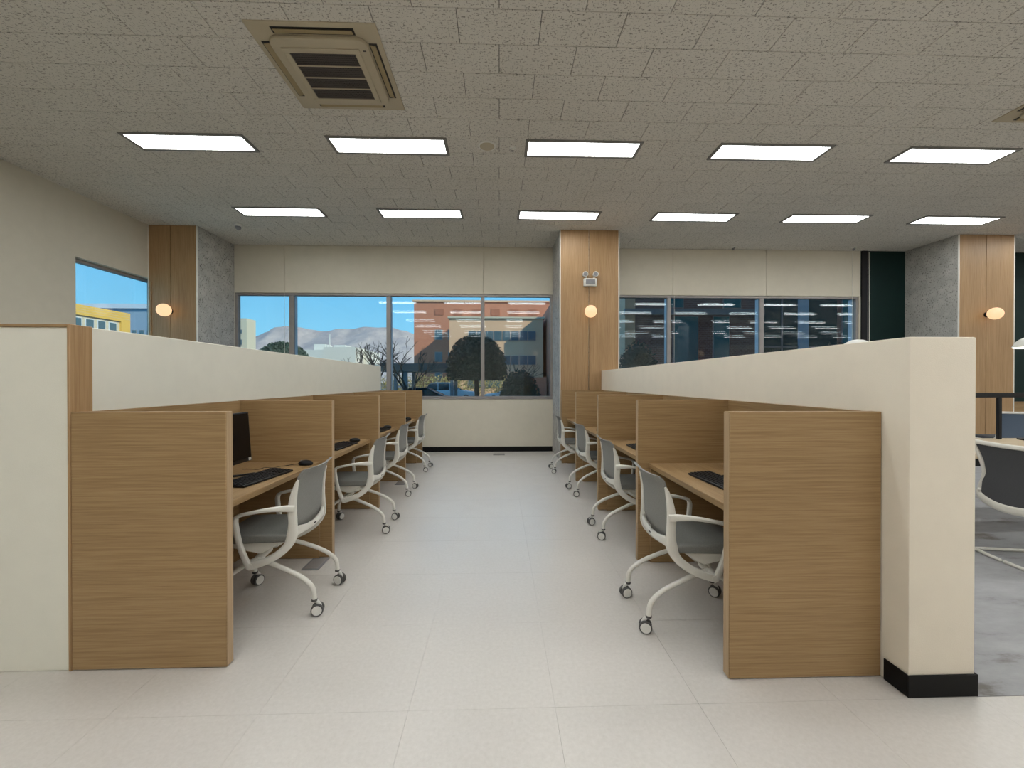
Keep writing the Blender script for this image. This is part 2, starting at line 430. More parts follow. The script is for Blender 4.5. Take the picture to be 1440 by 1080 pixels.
# windows
def window(n, ax, a0, a1, z0, z1, mulls, depth0, depth1, flip=False):
    """frame built in a vertical plane; ax=1: plane of constant Y (runs along X), ax=0: plane of constant X (runs along Y)"""
    def B(mb, u0, u1, d0, d1, q0, q1, mi=0):
        return mb.box(u0, u1, d0, d1, q0, q1, mi) if ax == 1 else mb.box(d0, d1, u0, u1, q0, q1, mi)
    fr = MB(); t = .045
    lo, hi = min(depth0, depth1), max(depth0, depth1)
    B(fr, a0, a1, lo, hi, z0, z0+t); B(fr, a0, a1, lo, hi, z1-t, z1); B(fr, a0, a0+t, lo, hi, z0+t, z1-t); B(fr, a1-t, a1, lo, hi, z0+t, z1-t)
    w_ = struct(fr.build('window_%d' % n, 'alu', None, .004, 1))
    edges = [a0+t]
    for c, wd in mulls:
        mb = MB(); B(mb, c-wd/2, c+wd/2, lo+.004, lo+.06, z0+t, z1-t); mb.build('mullion', 'alu', w_, .003, 1)
        mb = MB(); B(mb, c-wd/2+.006, c+wd/2-.006, lo+.06, hi+.07, z0+t, z1-t); mb.build('outer_fin', 'whitealu', w_, .003, 1)
        edges += [c-wd/2, c+wd/2]
    edges.append(a1-t)
    for i in range(0, len(edges), 2):
        mb = MB(); m = (lo+hi)/2 if ax == 1 else (lo+hi)/2
        B(mb, edges[i], edges[i+1], m-.012, m-.007, z0+t, z1-t)
        mb.build('pane', 'glass', w_)
        mb = MB(); B(mb, edges[i]+.002, edges[i+1]-.002, m+.012, m+.017, z0+t+.004, z1-t-.004)
        p = mb.build('pane', 'glass', w_)
        if ax == 1: p.rotation_euler = (R(.22), 0, R(.12))
    return w_
w1 = window(1, 1, -4.985, 1.03, SILL, HEAD, [(-3.94, .088), (-2.115, .080), (-.318, .068)], YB+.022, YB+.12)
w2 = window(2, 1, 2.04, 7.10, SILL, HEAD, [(3.315, .072), (5.16, .082)], YB+.022, YB+.12)
w3 = window(3, 0, 5.815, 7.195, SILL, 3.05, [], XL-.17, XL-.08)
# a pale jamb at the far end of the second window
box('outer_fin', 7.04, 7.055, YB+.10, YB+.19, SILL+.045, HEAD-.045, 'whitealu', w2)
# blind cords
for i, (x, z0, z1, lb) in enumerate([(6.95, 1.6, 3.90, 'thin white blind cord beside the dark green wall'), (3.40, 1.5, HEAD-.01, 'thin white blind cord on the window by the middle column'), (-4.05, 1.3, HEAD-.01, 'thin grey blind cord on the window by the corner column')]):
    mb = MB(); mb.sweep([(x, YB-.012, z0), (x, YB-.010, (z0+z1)/2), (x, YB-.012, z1)], .003, n=6)
    o = mb.build('blind_cord', 'whiteplastic', None, smooth=True); tag(o, lb, 'cord')
    MB().lathe([(.004, 0), (.009, .01), (.008, .05), (.003, .06)], (x, YB-.012, z0-.05), n=8).build('cord_weight', 'whiteplastic', o)

# columns
def column(nm, x0, x1, y0, y1, seam, faces):
    c = struct(box(nm, x0, x1, y0+.02 if 'front' in faces else y0, y1-(.02 if 'rear' in faces else 0), 0, ZC, 'speckle'))
    for fc in faces:
        ya, yb = (y0, y0+.02) if fc == 'front' else (y1-.02, y1)
        xs = [x0+.012, seam-.0045, seam+.0045, x1-.012]
        for i in (0, 2):
            box('oak_panel', xs[i], xs[i+1], ya, yb, .004, ZC-.004, 'oak_z', c, .002, 1)
        for xa, xb in ((x0-.004, x0+.011), (x1-.011, x1+.004)):
            box('corner_trim', xa, xb, ya-.003, yb, .002, ZC-.003, 'trimwhite', c, .003, 1)
    return c
column('wall_column_corner', XL, -4.985, 6.97, YB, -5.41, ['front'])
column('wall_column_middle', 1.03, 2.04, 6.97, YB, 1.522, ['front'])
column('wall_column_right', 8.03, 9.042, 6.97, YB, 8.526, ['front'])
column('wall_column_behind_middle', 1.03, 2.04, -2.25, -1.25, 1.522, ['front', 'rear'])
column('wall_column_behind_right', 8.03, 9.042, -2.25, -1.25, 8.526, ['front', 'rear'])
struct(box('trim_1', -5.735, -5.715, 6.955, 6.97, 1.0, 2.98, 'oak_z'))

# half walls
hl = MB(); hl.box(-2.105, -1.985, 2.07, 6.99, 0, 1.605)
struct(hl.build('wall_half_carrels', 'white_wall', None, .004, 1))
hw = struct(box('wall_half_wing', XL, -1.992, 1.970, 2.066, 0, 1.593, 'white_wall', None, .003, 1))
box('oak_cap', XL, -1.992, 1.964, 2.07, 1.593, 1.607, 'oak_x', hw, .002, 1)
box('oak_end_board', -1.992, -1.978, 1.962, 2.072, 0, 1.607, 'oak_z', hw, .003, 1)
hr = struct(box('wall_half_divider', 1.738, 2.03, 1.693, 6.968, 0, 1.531, 'halfwall', None, .006, 2))
sk = MB(); sk.box(1.730, 2.038, 1.685, 1.693, .001, .095).box(1.730, 1.738, 1.693, 1.80, .001, .095).box(2.03, 2.038, 1.693, 6.968, .001, .095)
sk.build('skirting', 'black', hr, .002, 1)

# ------------------------------------------------------------------ study carrels
TH = .05
ORD = ['farthest from the window', 'second farthest from the window', 'second closest to the window', 'closest to the window']
def carrel_row(side, front, back, fars, H, wallname):
    n = len(fars); T = []
    lo = lambda a, b: (min(a, b), max(a, b))
    for k in range(n-1):
        yc = (fars[k]+fars[k+1]-TH)/2
        t = thing('study_carrel', ((front+back)/2, yc, 0), 'oak study carrel %s, by the %s' % (ORD[k], wallname), 'study carrel', 'study carrels by the '+wallname)
        x0, x1 = lo(front, back)
        panels = [fars[k]]+([fars[k+1]] if k == n-2 else [])
        for f in panels:
            p = box('side_panel', x0, x1, f-TH, f, .004, H, 'oak_x', t, .003, 1)
            e0, e1 = lo(front, front+side*.0035)
            box('edge_band', e0-(0.0012 if side > 0 else 0), e1+(0.0012 if side < 0 else 0), f-TH+.004, f-.004, .008, H-.004, 'oak_edge', p)
        y0, y1 = fars[k]+.0005, fars[k+1]-TH-.0005
        b0, b1 = lo(back, back-side*.022)
        box('back_panel', b0, b1, y0, y1, .004, H-.002, 'oak_y', t, .002, 1)
        d0, d1 = lo(back-side*.022, front+side*.082)
        box('desktop', d0, d1, y0, y1, .700, .735, 'oak_y', t, .003, 1)
        g0, g1 = lo(back-side*.022, front+side*.088)
        for ya, yb in ((y0, y0+.022), (y1-.022, y1)):
            box('desk_support', g0, g1, ya, yb, .004, .699, 'oak_x', t, .002, 1)
        T.append((yc, y0, y1))
    return T
WL, WR = 'oak-ended half wall', 'black-skirted half wall'
LF = [2.015, 3.232, 4.450, 5.668, 6.890]; RF = [1.865, 3.085, 4.315, 5.555, 6.80]
Lc = carrel_row(-1, -1.275, -1.978, LF, 1.20, WL)
Rc = carrel_row(1, 1.032, 1.733, RF, 1.205, WR)

# ------------------------------------------------------------------ chairs
def make_chair():
    t = thing('task_chair', (0, 0, 0), 'x', 'chair')
    X = lambda xl: xl-.25
    # backrest: upholstered shell from seat rear up to the curled top
    prof = [(.30, .418, .165, 0), (.22, .420, .172, .0), (.155, .440, .178, .006), (.115, .480, .182, .008), (.098, .540, .185, .010), (.094, .620, .188, .012),
            (.088, .70, .192, .013), (.074, .770, .197, .014), (.054, .815, .203, .016), (.030, .838, .203, .018), (.022, .842, .200, .018)]
    mb = MB(); nu = 13; P = []
    for side_ in (0, 1):
        for (xl, z, hw_, wr_) in prof:
            for u in range(nu):
                uu = -1+2*u/(nu-1)
                dx = wr_*uu*uu
                P.append((X(xl)+dx+(.014 if side_ == 0 else 0), hw_*uu, z+(.010 if side_ == 0 and z < .45 else 0)-.006*(1-uu*uu)*(z > .8)))
    k = len(prof); F = []
    for s_ in (0, 1):
        for i in range(k-1):
            for u in range(nu-1):
                a = s_*k*nu+i*nu+u; q = (a, a+1, a+nu+1, a+nu); F.append(q if s_ else q[::-1])
    o2 = k*nu
    for i in range(k-1):
        for u in (0, nu-1):
            a = i*nu+u; F.append((a, a+nu, o2+a+nu, o2+a))
    for i in (0, k-1):
        for u in range(nu-1):
            a = i*nu+u; F.append((a, a+1, o2+a+1, o2+a))
    mb._add(P, F); mb.build('backrest', 'mesh', t, smooth=True, local=True)
    # seat cushion
    mb = MB(); mb.prism([(X(.150), .424), (X(.545), .418), (X(.570), .432), (X(.566), .456), (X(.535), .470), (X(.40), .470), (X(.20), .468), (X(.150), .462)], -.195, .195, 1)
    st = mb.build('seat', 'fabric', t, .014, 3, local=True)
    # white seat pan
    mb = MB(); mb.prism([(X(.200), .421), (X(.545), .417), (X(.53), .405), (X(.40), .375), (X(.31), .355), (X(.27), .375)], -.175, .175, 1)
    mb.build('seat_pan', 'chairwhite', t, .008, 2, local=True)
    # back frame: two uprights sweeping from under the seat, joined by the lower crossbar
    bf = MB()
    for s in (-1, 1):
        pts = [(X(.355), s*.212, .300), (X(.28), s*.211, .322), (X(.205), s*.210, .358), (X(.146), s*.208, .410), (X(.120), s*.207, .470), (X(.116), s*.206, .54), (X(.120), s*.206, .615), (X(.112), s*.206, .69), (X(.098), s*.206, .75), (X(.086), s*.207, .782)]
        bf.sweep(pts, [.013, .013, .012, .011, .010, .010, .010, .009, .007, .004], [.021, .021, .021, .023, .030, .024, .025, .019, .012, .005], side=(0, 1, 0), n=12, sq=.6, smooth=4)
    pts = [(X(.115), -.204, .485), (X(.096), -.165, .488), (X(.088), -.09, .478), (X(.084), 0, .474), (X(.088), .09, .478), (X(.096), .165, .488), (X(.115), .204, .485)]
    bf.sweep(pts, [.032, .025, .019, .018, .019, .025, .032], .009, side=(0, 0, 1), n=12, sq=.6, smooth=4)
    fr = bf.build('back_frame', 'chairwhite', t, smooth=True, local=True)
    MB().box(X(.0745), X(.080), -.016, .016, .470, .479).build('slot', 'black', fr, .001, 1)
    # arms
    for s in (-1, 1):
        mb = MB()
        pts = [(X(.105), s*.212, .622), (X(.15), s*.222, .626), (X(.24), s*.234, .624), (X(.34), s*.238, .608), (X(.395), s*.237, .594), (X(.412), s*.236, .574), (X(.412), s*.234, .535), (X(.395), s*.227, .43), (X(.367), s*.218, .335), (X(.350), s*.214, .298)]
        mb.sweep(pts, [.015, .016, .018, .020, .020, .019, .017, .015, .014, .013], [.020, .017, .011, .009, .010, .012, .013, .014, .016, .019], side=(0, 1, 0), n=12, sq=.65, smooth=4)
        mb.build('armrest', 'chairwhite', t, smooth=True, local=True)
    # cross tube below the seat
    mb = MB(); mb.sweep([(X(.346), -.226, .303), (X(.346), 0, .316), (X(.346), .226, .303)], .019, n=14)
    mb.build('cross_tube', 'chairwhite', t, smooth=True, local=True)
    # legs with casters
    def caster(leg, x, y, ang):
        mb = MB(); R_ = .034; ca, sa = math.cos(ang), math.sin(ang)
        c0 = len(mb.v)
        for q in (-1, 1):
            yy = q*.015
            mb.lathe([(.006, yy-.0095), (R_-.005, yy-.0095), (R_, yy-.006), (R_, yy+.006), (R_-.005, yy+.0095), (.006, yy+.0095)], (0, 0, R_), 'y', 20, 0)
            e = yy+q*.0096
            mb.lathe([(R_*.80, e), (R_*.77, e+q*.002), (.004, e+q*.0025)], (0, 0, R_), 'y', 20, 1)
        mb.lathe([(.004, -.028), (.004, .028)], (0, 0, R_), 'y', 8, 1)
        mb.sweep([(-.004, 0, R_+.003), (-.012, 0, R_+.022), (0.002, 0, R_+.044), (.016, 0, R_+.048)], [.006, .006, .008, .009], [.010, .012, .010, .010], side=(0, 1, 0), n=10, mi=1)
        mb.lathe([(.0155, .082), (.0165, .085), (.0165, .090), (.0150, .094)], (.016, 0, 0), 'z', 14, 0)
        for i in range(c0, len(mb.v)):
            a, b, c = mb.v[i]; a -= .016
            mb.v[i] = (x+a*ca-b*sa, y+a*sa+b*ca, c)
        mb.build('caster', ['tyre', 'hub'], leg, smooth=True, local=False)
    for s in (-1, 1):
        for kind, pts, ang in (('r', [(X(.335), s*.150, .318), (X(.24), s*.168, .290), (X(.12), s*.178, .240), (X(.055), s*.183, .200), (X(.018), s*.186, .160), (X(.008), s*.186, .120), (X(.006), s*.186, .088)], .18 if s > 0 else -.28),
                               ('f', [(X(.345), s*.150, .318), (X(.41), s*.172, .285), (X(.480), s*.188, .235), (X(.520), s*.192, .190), (X(.535), s*.193, .150), (X(.537), s*.193, .115), (X(.537), s*.193, .088)], 2.4 if s > 0 else 1.1)):
            mb = MB(); mb.sweep(pts, .0135, n=12, smooth=4)
            lg = mb.build('leg', 'chairwhite', t, smooth=True, local=True)
            caster(lg, pts[-1][0], pts[-1][1], ang)
    return t
chair = make_chair()
def place_chair(src, loc, rz, label, group, first):
    o = src if first else dup(src)
    o.location = loc; o.rotation_euler = (0, 0, rz); tag(o, label, 'chair', group)
    return o
spots = []
for k, (x, y, a) in enumerate([(-1.066, 2.575, 2), (-1.02, 3.86, 1), (-1.075, 5.05, -1), (-1.105, 6.37, -2)]): spots.append((x-.245, y, 180+a, k, WL))
for k, (x, y, a) in enumerate([(.800, 2.355, -1), (.880, 3.66, 1), (.900, 4.995, 5), (.815, 6.185, 0)]): spots.append((x+.245, y, a, k, WR))
for i, (x, y, a, k, wn) in enumerate(spots):
    place_chair(chair, (x, y, 0), R(a), 'white-framed chair at carrel %s, by %s' % (ORD[k], wn), 'task chairs along the aisle', i == 0)

# ------------------------------------------------------------------ computers
def make_keyboard():
    t = thing('keyboard', (0, 0, 0), 'x', 'keyboard')
    mb = MB(); mb.prism([(-.075, .0), (.075, .0), (.075, .012), (-.075, .022)], -.22, .22, 1); mb.build('case', 'blackplastic', t, .003, 2, local=True)
    kb = MB()
    for r in range(6):
        for c in range(21):
            if c in (15,) : continue
            x = -.062+r*.0225; y = -.208+c*.0205
            z = .022-.010*(x+.075)/.15
            kb.box(x-.008+.002, x+.009, y-.0085, y+.0085, z-.001, z+.0035)
    o = kb.build('key_field', 'blackmetal', t, local=True); o['kind'] = 'stuff'
    return t
def make_mouse():
    t = thing('computer_mouse', (0, 0, 0), 'x', 'mouse')
    mb = MB(); mb.ball((0, 0, .012), .03, 20, 0, (1.75, 1.0, .85))
    for i, p in enumerate(mb.v):
        mb.v[i] = (p[0], p[1], max(p[2], .001))
    b = mb.build('shell', 'blackplastic', t, smooth=True, local=True)
    MB().lathe([(.003, -.004), (.008, -.004), (.008, .004), (.003, .004)], (-.030, 0, .029), 'y', 12).build('scroll_wheel', 'greyplastic', b, smooth=True)
    mb = MB(); mb.sweep([(-.050, 0, .010), (-.10, -.01, .004), (-.14, -.07, .005), (-.165, -.14, .010), (-.20, -.165, .016), (-.24, -.17, .006), (-.30, -.15, .004), (-.36, -.15, .004)], .0022, n=6, smooth=6)
    mb.build('cable', 'blackplastic', t, smooth=True, local=True)
    return t
def make_monitor():
    t = thing('monitor', (0, 0, 0), 'x', 'monitor')      # screen faces +x
    tilt = Matrix.Translation((-.02, 0, .235)) @ Matrix.Rotation(R(-4), 4, 'Y')
    mb = MB(); mb.box(-.018, .012, -.268, .268, -.165, .165, 0, tilt); h = mb.build('housing', 'blackplastic', t, .004, 2, local=True)
    mb = MB(); mb.box(.0122, .0135, -.258, .258, -.140, .156, 0, tilt); mb.build('screen', 'screen', h)
    mb = MB(); mb.box(.0124, .0138, .232, .258, -.160, -.142, 0, tilt); mb.build('sticker', 'whiteplastic', h)
    mb = MB(); mb.box(-.050, -.020, -.035, .035, .02, .26); mb.build('neck', 'blackplastic', t, .006, 2, local=True)
    mb = MB()
    for s in (-1, 1): mb.sweep([(-.045, s*.015, .008), (.03, s*.09, .006), (.085, s*.155, .006)], [.014, .012, .009], [.007, .006, .005], side=(0, 0, 1) if False else (0, 1, 0), n=8)
    mb.build('foot', 'blackplastic', t, smooth=True, local=True)
    return t
kb, ms, mn = make_keyboard(), make_mouse(), make_monitor()
first = True
for sd, rows, wn in ((-1, Lc, WL), (1, Rc, WR)):
    for k, (yc, y0, y1) in enumerate(rows):
        rz = 0 if sd < 0 else 180
        at = 'carrel %s, by %s' % (ORD[k], wn)
        K = kb if first else dup(kb); Mo = ms if first else dup(ms); Mn = mn if first else dup(mn); first = False
        if sd < 0:
            kx, ky, ka = (-1.495, yc+.02, -8) if k == 0 else (-1.475, yc+.06, -4)
            mx, my, ma = (-1.405, yc+.44, 0) if k == 0 else (-1.46, yc+.40, 10)
            dx = -1.69
        else:
            kx, ky, ka = (1.315, yc-.02, 180+3) if k == 0 else (1.28, yc-.02, 180)
            mx, my, ma = 1.305, yc-.40, 180
            dx = 1.51
        K.location = (kx, ky, .7362); K.rotation_euler = (0, 0, R(ka)); tag(K, 'black keyboard in '+at, 'keyboard', 'keyboards in the carrels')
        Mo.location = (mx, my, .7362); Mo.rotation_euler = (0, 0, R(ma)); tag(Mo, 'black wired mouse in '+at, 'mouse', 'mice in the carrels')
        Mn.location = (dx, yc-(.0 if sd < 0 else .02), .7362); Mn.rotation_euler = (0, 0, R(rz)); tag(Mn, 'black monitor in '+at, 'monitor', 'monitors in the carrels')

# floor outlets
def outlet(x0, x1, y0, y1, label, rz=0):
    t = thing('floor_outlet', ((x0+x1)/2, (y0+y1)/2, 0), label, 'floor outlet')
    box('cover', x0, x1, y0, y1, .0002, .005, 'greyplastic', t, .0015, 1)
    box('lid', x0+.015, x1-.015, y0+.015, y1-.015, .005, .0065, 'alu', t, .0006, 1)
outlet(-1.41, -1.285, 2.968, 3.165, 'dark grey floor outlet cover beside the end carrel of the oak-ended row')
outlet(-1.36, -1.235, 5.40, 5.60, 'dark grey floor outlet cover among the chairs nearer the window')
outlet(-.11, .10, 7.52, 7.68, 'small grey floor outlet cover at the foot of the window wall')

# ------------------------------------------------------------------ ceiling fittings
def make_light():
    t = thing('ceiling_light', (0, 0, 0), 'x', 'ceiling light')
    mb = MB(); w_, d_, f_ = 1.27, .335, .036
    mb.box(-w_/2, w_/2, -d_/2, -d_/2+f_, -.012, .012).box(-w_/2, w_/2, d_/2-f_, d_/2, -.012, .012).box(-w_/2, -w_/2+f_, -d_/2+f_, d_/2-f_, -.012, .012).box(w_/2-f_, w_/2, -d_/2+f_, d_/2-f_, -.012, .012)
    mb.build('frame', 'fixture', t, .003, 1, local=True)
    mb = MB(); mb.box(-w_/2+f_, w_/2-f_, -d_/2+f_, d_/2-f_, -.006, .004); mb.build('diffuser', 'lamp', t, local=True)
    return t
lt = make_light(); first = True
ordw = ['first', 'second', 'third', 'fourth', 'fifth', 'sixth', 'seventh', 'eighth', 'ninth', 'tenth', 'eleventh', 'twelfth']
for r_, y in enumerate((6.375, 4.555, 2.39, .57, -1.60, -3.42, -5.59, -7.41)):
    for k in range(-2, 10):
        o = lt if first else dup(lt); first = False
        o.location = (.92+2.115*k, y, ZC-.0005)
        tag(o, 'white ceiling light panel, %s from the corner-window wall, in %s row from the back windows' % (ordw[k+2], ordw[r_]), 'ceiling light', 'ceiling lights')

def make_ac(x0, y0, label):
    t = thing('ceiling_air_conditioner', (x0+.4725, y0+.4725, ZC), label, 'air conditioner')
    L = .945; c = (x0+L/2, y0+L/2)
    mb = MB()
    a = L/2; z0, z1 = -.004, -.010
    mb.box(c[0]-a, c[0]+a, c[1]-a, c[1]+a, ZC-.010, ZC+.002)
    pl = mb.build('outer_panel', 'acpanel', t, .006, 2)
    # inner raised body, octagonal with rounded corners
    b = .365; q = .075; pts = []
    for sx_, sy_, a0 in ((1, -1, -90), (1, 1, 0), (-1, 1, 90), (-1, -1, 180)):
        for k in range(6):
            an = R(a0+18*k); pts.append((c[0]+sx_*(b-q)+q*math.cos(an), c[1]+sy_*(b-q)+q*math.sin(an)))
    mb = MB(); mb.prism(pts, ZC-.042, ZC-.010, 2); mb.build('inner_body', 'acpanel', t, .008, 2)
    # four louvre slots with flaps
    for i in range(4):
        rot = Matrix.Translation((c[0], c[1], ZC)) @ Matrix.Rotation(i*math.pi/2, 4, 'Z')
        mb = MB(); mb.box(-.30, .30, .372, .432, -.012, -.0095, 0, rot); s_ = mb.build('louvre_slot', 'acdark', t)
        tl = rot @ Matrix.Translation((0, .400, -.016)) @ Matrix.Rotation(R(-14), 4, 'X')
        mb = MB(); mb.box(-.285, .285, -.022, .022, -.003, .003, 0, tl); mb.build('flap', 'acflap', s_, .002, 1)
    # intake grille
    gx0, gx1, gy0, gy1 = c[0]-.25, c[0]+.25, c[1]-.24, c[1]+.27
    fm = MB(); e = .045; zz0, zz1 = ZC-.052, ZC-.042
    fm.box(gx0-e, gx1+e, gy0-e, gy0, zz0, zz1).box(gx0-e, gx1+e, gy1, gy1+e, zz0, zz1).box(gx0-e, gx0, gy0, gy1, zz0, zz1).box(gx1, gx1+e, gy0, gy1, zz0, zz1)
    gf = fm.build('grille_frame', 'acpanel', t, .003, 1)
    box('intake', gx0, gx1, gy0, gy1, ZC-.0435, ZC-.042, 'acdark', t)
    sl = MB(); n = 24
    for i in range(n):
        y = gy0+(i+.5)*(gy1-gy0)/n; sl.box(gx0, gx1, y-.0022, y+.0022, ZC-.050, ZC-.044)
    for i in range(36):
        x = gx0+(i+.5)*(gx1-gx0)/36; sl.box(x-.0018, x+.0018, gy0, gy1, ZC-.049, ZC-.044)
    o = sl.build('grille_bars', 'grillegrey', t); o['kind'] = 'stuff'
    for i in range(1, 4):
        y = gy0+i*(gy1-gy0)/4; box('grille_rib', gx0, gx1, y-.005, y+.005, ZC-.053, ZC-.0435, 'acpanel', t, .001, 1)
    box('indicator', c[0]+.33-.012, c[0]+.33+.012, gy0-.03, gy0-.02, ZC-.0435, ZC-.0415, 'acdark', t)
    return t
make_ac(-1.835, 3.005, 'yellowed square cassette air conditioner in the ceiling above the aisle')
make_ac(4.87, 3.005, 'yellowed square cassette air conditioner in the ceiling above the grey floor')

t = thing('ceiling_speaker', (-.132, 4.53, ZC), 'round pale speaker flush in the ceiling between two light panels', 'speaker')
MB().lathe([(.082, -.008), (.098, -.004), (.10, 0)], (-.132, 4.53, ZC), n=28).build('rim', 'whiteplastic', t, smooth=True)
MB().lathe([(.004, -.012), (.07, -.011), (.08, -.008)], (-.132, 4.53, ZC), n=28).build('grille', 'acpanel', t, smooth=True)
t = thing('sprinkler', (.149, 4.56, ZC), 'tiny sprinkler head beside the round ceiling speaker', 'sprinkler')
MB().lathe([(.010, -.03), (.012, -.02), (.012, -.01), (.03, -.006), (.034, 0)], (.149, 4.56, ZC), n=14).build('head', 'whiteplastic', t, smooth=True)
MB().lathe([(.018, -.035), (.018, -.033)], (.149, 4.56, ZC), n=14).build('deflector', 'alu', t)
t = thing('dome_camera', (-4.27, 6.9, ZC), 'small white dome camera on the ceiling near the corner column', 'camera')
MB().lathe([(.055, -.04), (.062, -.03), (.062, 0)], (-4.27, 6.9, ZC), n=20).build('base', 'whiteplastic', t, smooth=True)
MB().ball((-4.27, 6.9, ZC-.05), .045, 18).build('dome', 'greyplastic', t, smooth=True)
for x, y, lb in ((4.476, 7.75, 'small white spot fitting on the ceiling above the middle of the second window'), (6.79, 7.70, 'small white spot fitting on the ceiling by the dark green wall')):
    t = thing('ceiling_spot', (x, y, ZC), lb, 'spotlight')
    MB().lathe([(.03, -.012), (.05, -.008), (.05, 0)], (x, y, ZC), n=16).build('base', 'whiteplastic', t, smooth=True)
    mb = MB(); mb.sweep([(x-.03, y-.02, ZC-.055), (x, y, ZC-.035), (x+.03, y+.02, ZC-.012)], [.022, .018, .010], n=10); mb.build('head', 'greyplastic', t, smooth=True)

# emergency light on the middle column
t = thing('emergency_light', (1.535, 6.97, 2.955), 'white twin-head emergency light box on the middle oak column', 'emergency light')
bd = box('body', 1.425, 1.645, 6.90, 6.97, 2.955, 3.085, 'whiteplastic', t, .012, 2)
box('front_plate', 1.455, 1.615, 6.894, 6.902, 2.985, 3.065, 'greyplastic', bd, .003, 1)
for s in (-1, 1):
    cx = 1.535+s*.075
    mb = MB(); mb.sweep([(cx-s*.02, 6.935, 3.085), (cx, 6.93, 3.11), (cx+s*.012, 6.925, 3.135)], .012, n=8); hd = mb.build('swivel', 'whiteplastic', t, smooth=True)
    mb = MB(); mb.lathe([(.028, .045), (.040, .03), (.046, -.035), (.040, -.04), (.01, -.036)], (cx+s*.012, 6.92, 3.15), 'y', 18); lh = mb.build('lamp_head', 'whiteplastic', t, smooth=True)
    MB().lathe([(.036, -.042), (.004, -.043)], (cx+s*.012, 6.92, 3.15), 'y', 18).build('lens', 'greyplastic', lh, smooth=True)

# globe wall lamps
def globe(x, y, z, s, label):
    t = thing('globe_wall_lamp', (x, y, z), label, 'wall lamp', 'globe lamps on the oak columns')
    MB().lathe([(.045, 0), (.045, s*.02), (.03, s*.03), (.022, s*.05)], (x, y, z), 'y', 20).build('mount', 'black', t, smooth=True)
    MB().ball((x, y+s*.135, z), .102, 24).build('globe', 'globe', t, smooth=True)
globe(-5.41, 6.97, 2.50, -1, 'round warm globe lamp on the oak face of the corner column')
globe(1.526, 6.97, 2.515, -1, 'round warm globe lamp on the middle oak column below the emergency light')
globe(8.526, 6.97, 2.515, -1, 'round warm globe lamp on the oak column between the dark green walls')
globe(1.526, -1.25, 2.515, 1, 'round warm globe lamp on the free-standing column by the aisle, facing the windows')
globe(8.526, -1.25, 2.515, 1, 'round warm globe lamp on the free-standing column by the grey floor, facing the windows')

# ------------------------------------------------------------------ reading area
t = thing('reading_table', (5.65, 3.8, 0), 'long pale wood reading table on the grey floor', 'table')
tp = box('table_top', 3.3, 8.0, 3.33, 4.27, .695, .735, 'table', t, .006, 2)
for x in (3.45, 5.65, 7.85):
    for y in (3.5, 4.1):
        box('leg', x-.035, x+.035, y-.035, y+.035, 0.001, .695, 'blackmetal', t, .004, 1)
box('apron', 3.5, 7.8, 3.48, 3.52, .60, .695, 'blackmetal', t, .003, 1)
box('apron', 3.5, 7.8, 4.08, 4.12, .60, .695, 'blackmetal', t, .003, 1)
t = thing('table_rail', (5.65, 4.2, .735), 'black metal rail frame standing along the middle of the reading table', 'rail')
box('top_rail', 3.8, 7.8, 4.18, 4.22, 1.175, 1.225, 'blackmetal', t, .004, 1)
for x in (3.95, 5.285, 6.6, 7.65): box('post', x-.017, x+.017, 4.185, 4.215, .735, 1.175, 'blackmetal', t, .003, 1)
def dome_lamp(x, y, label, dz=0.0):
    t = thing('dome_lamp', (x, y, .735), label, 'lamp', 'dome lamps on the reading table')
    MB().lathe([(.11, 0), (.11, .012), (.02, .02)], (x, y, .735), n=22).build('base', 'blackmetal', t, smooth=True)
    MB().lathe([(.010, .755), (.010, 1.75+dz)], (x, y, 0), n=10).build('pole', 'blackmetal', t, smooth=True)
    s_ = MB().lathe([(.150, 1.700), (.146, 1.715), (.125, 1.755), (.095, 1.785), (.05, 1.808), (.004, 1.815)], (x, y, dz), n=28).build('shade', 'whiteplastic', t, smooth=True)
    MB().lathe([(.140, 1.692), (.143, 1.699)], (x, y, dz), n=28).build('light_disc', 'domelamp', t, smooth=True)
dome_lamp(3.67, 4.12, 'white dome lamp on a pole rising behind the black-skirted half wall', -.04)
dome_lamp(5.53, 4.10, 'glowing white dome lamp on a pole in front of the dark green wall')

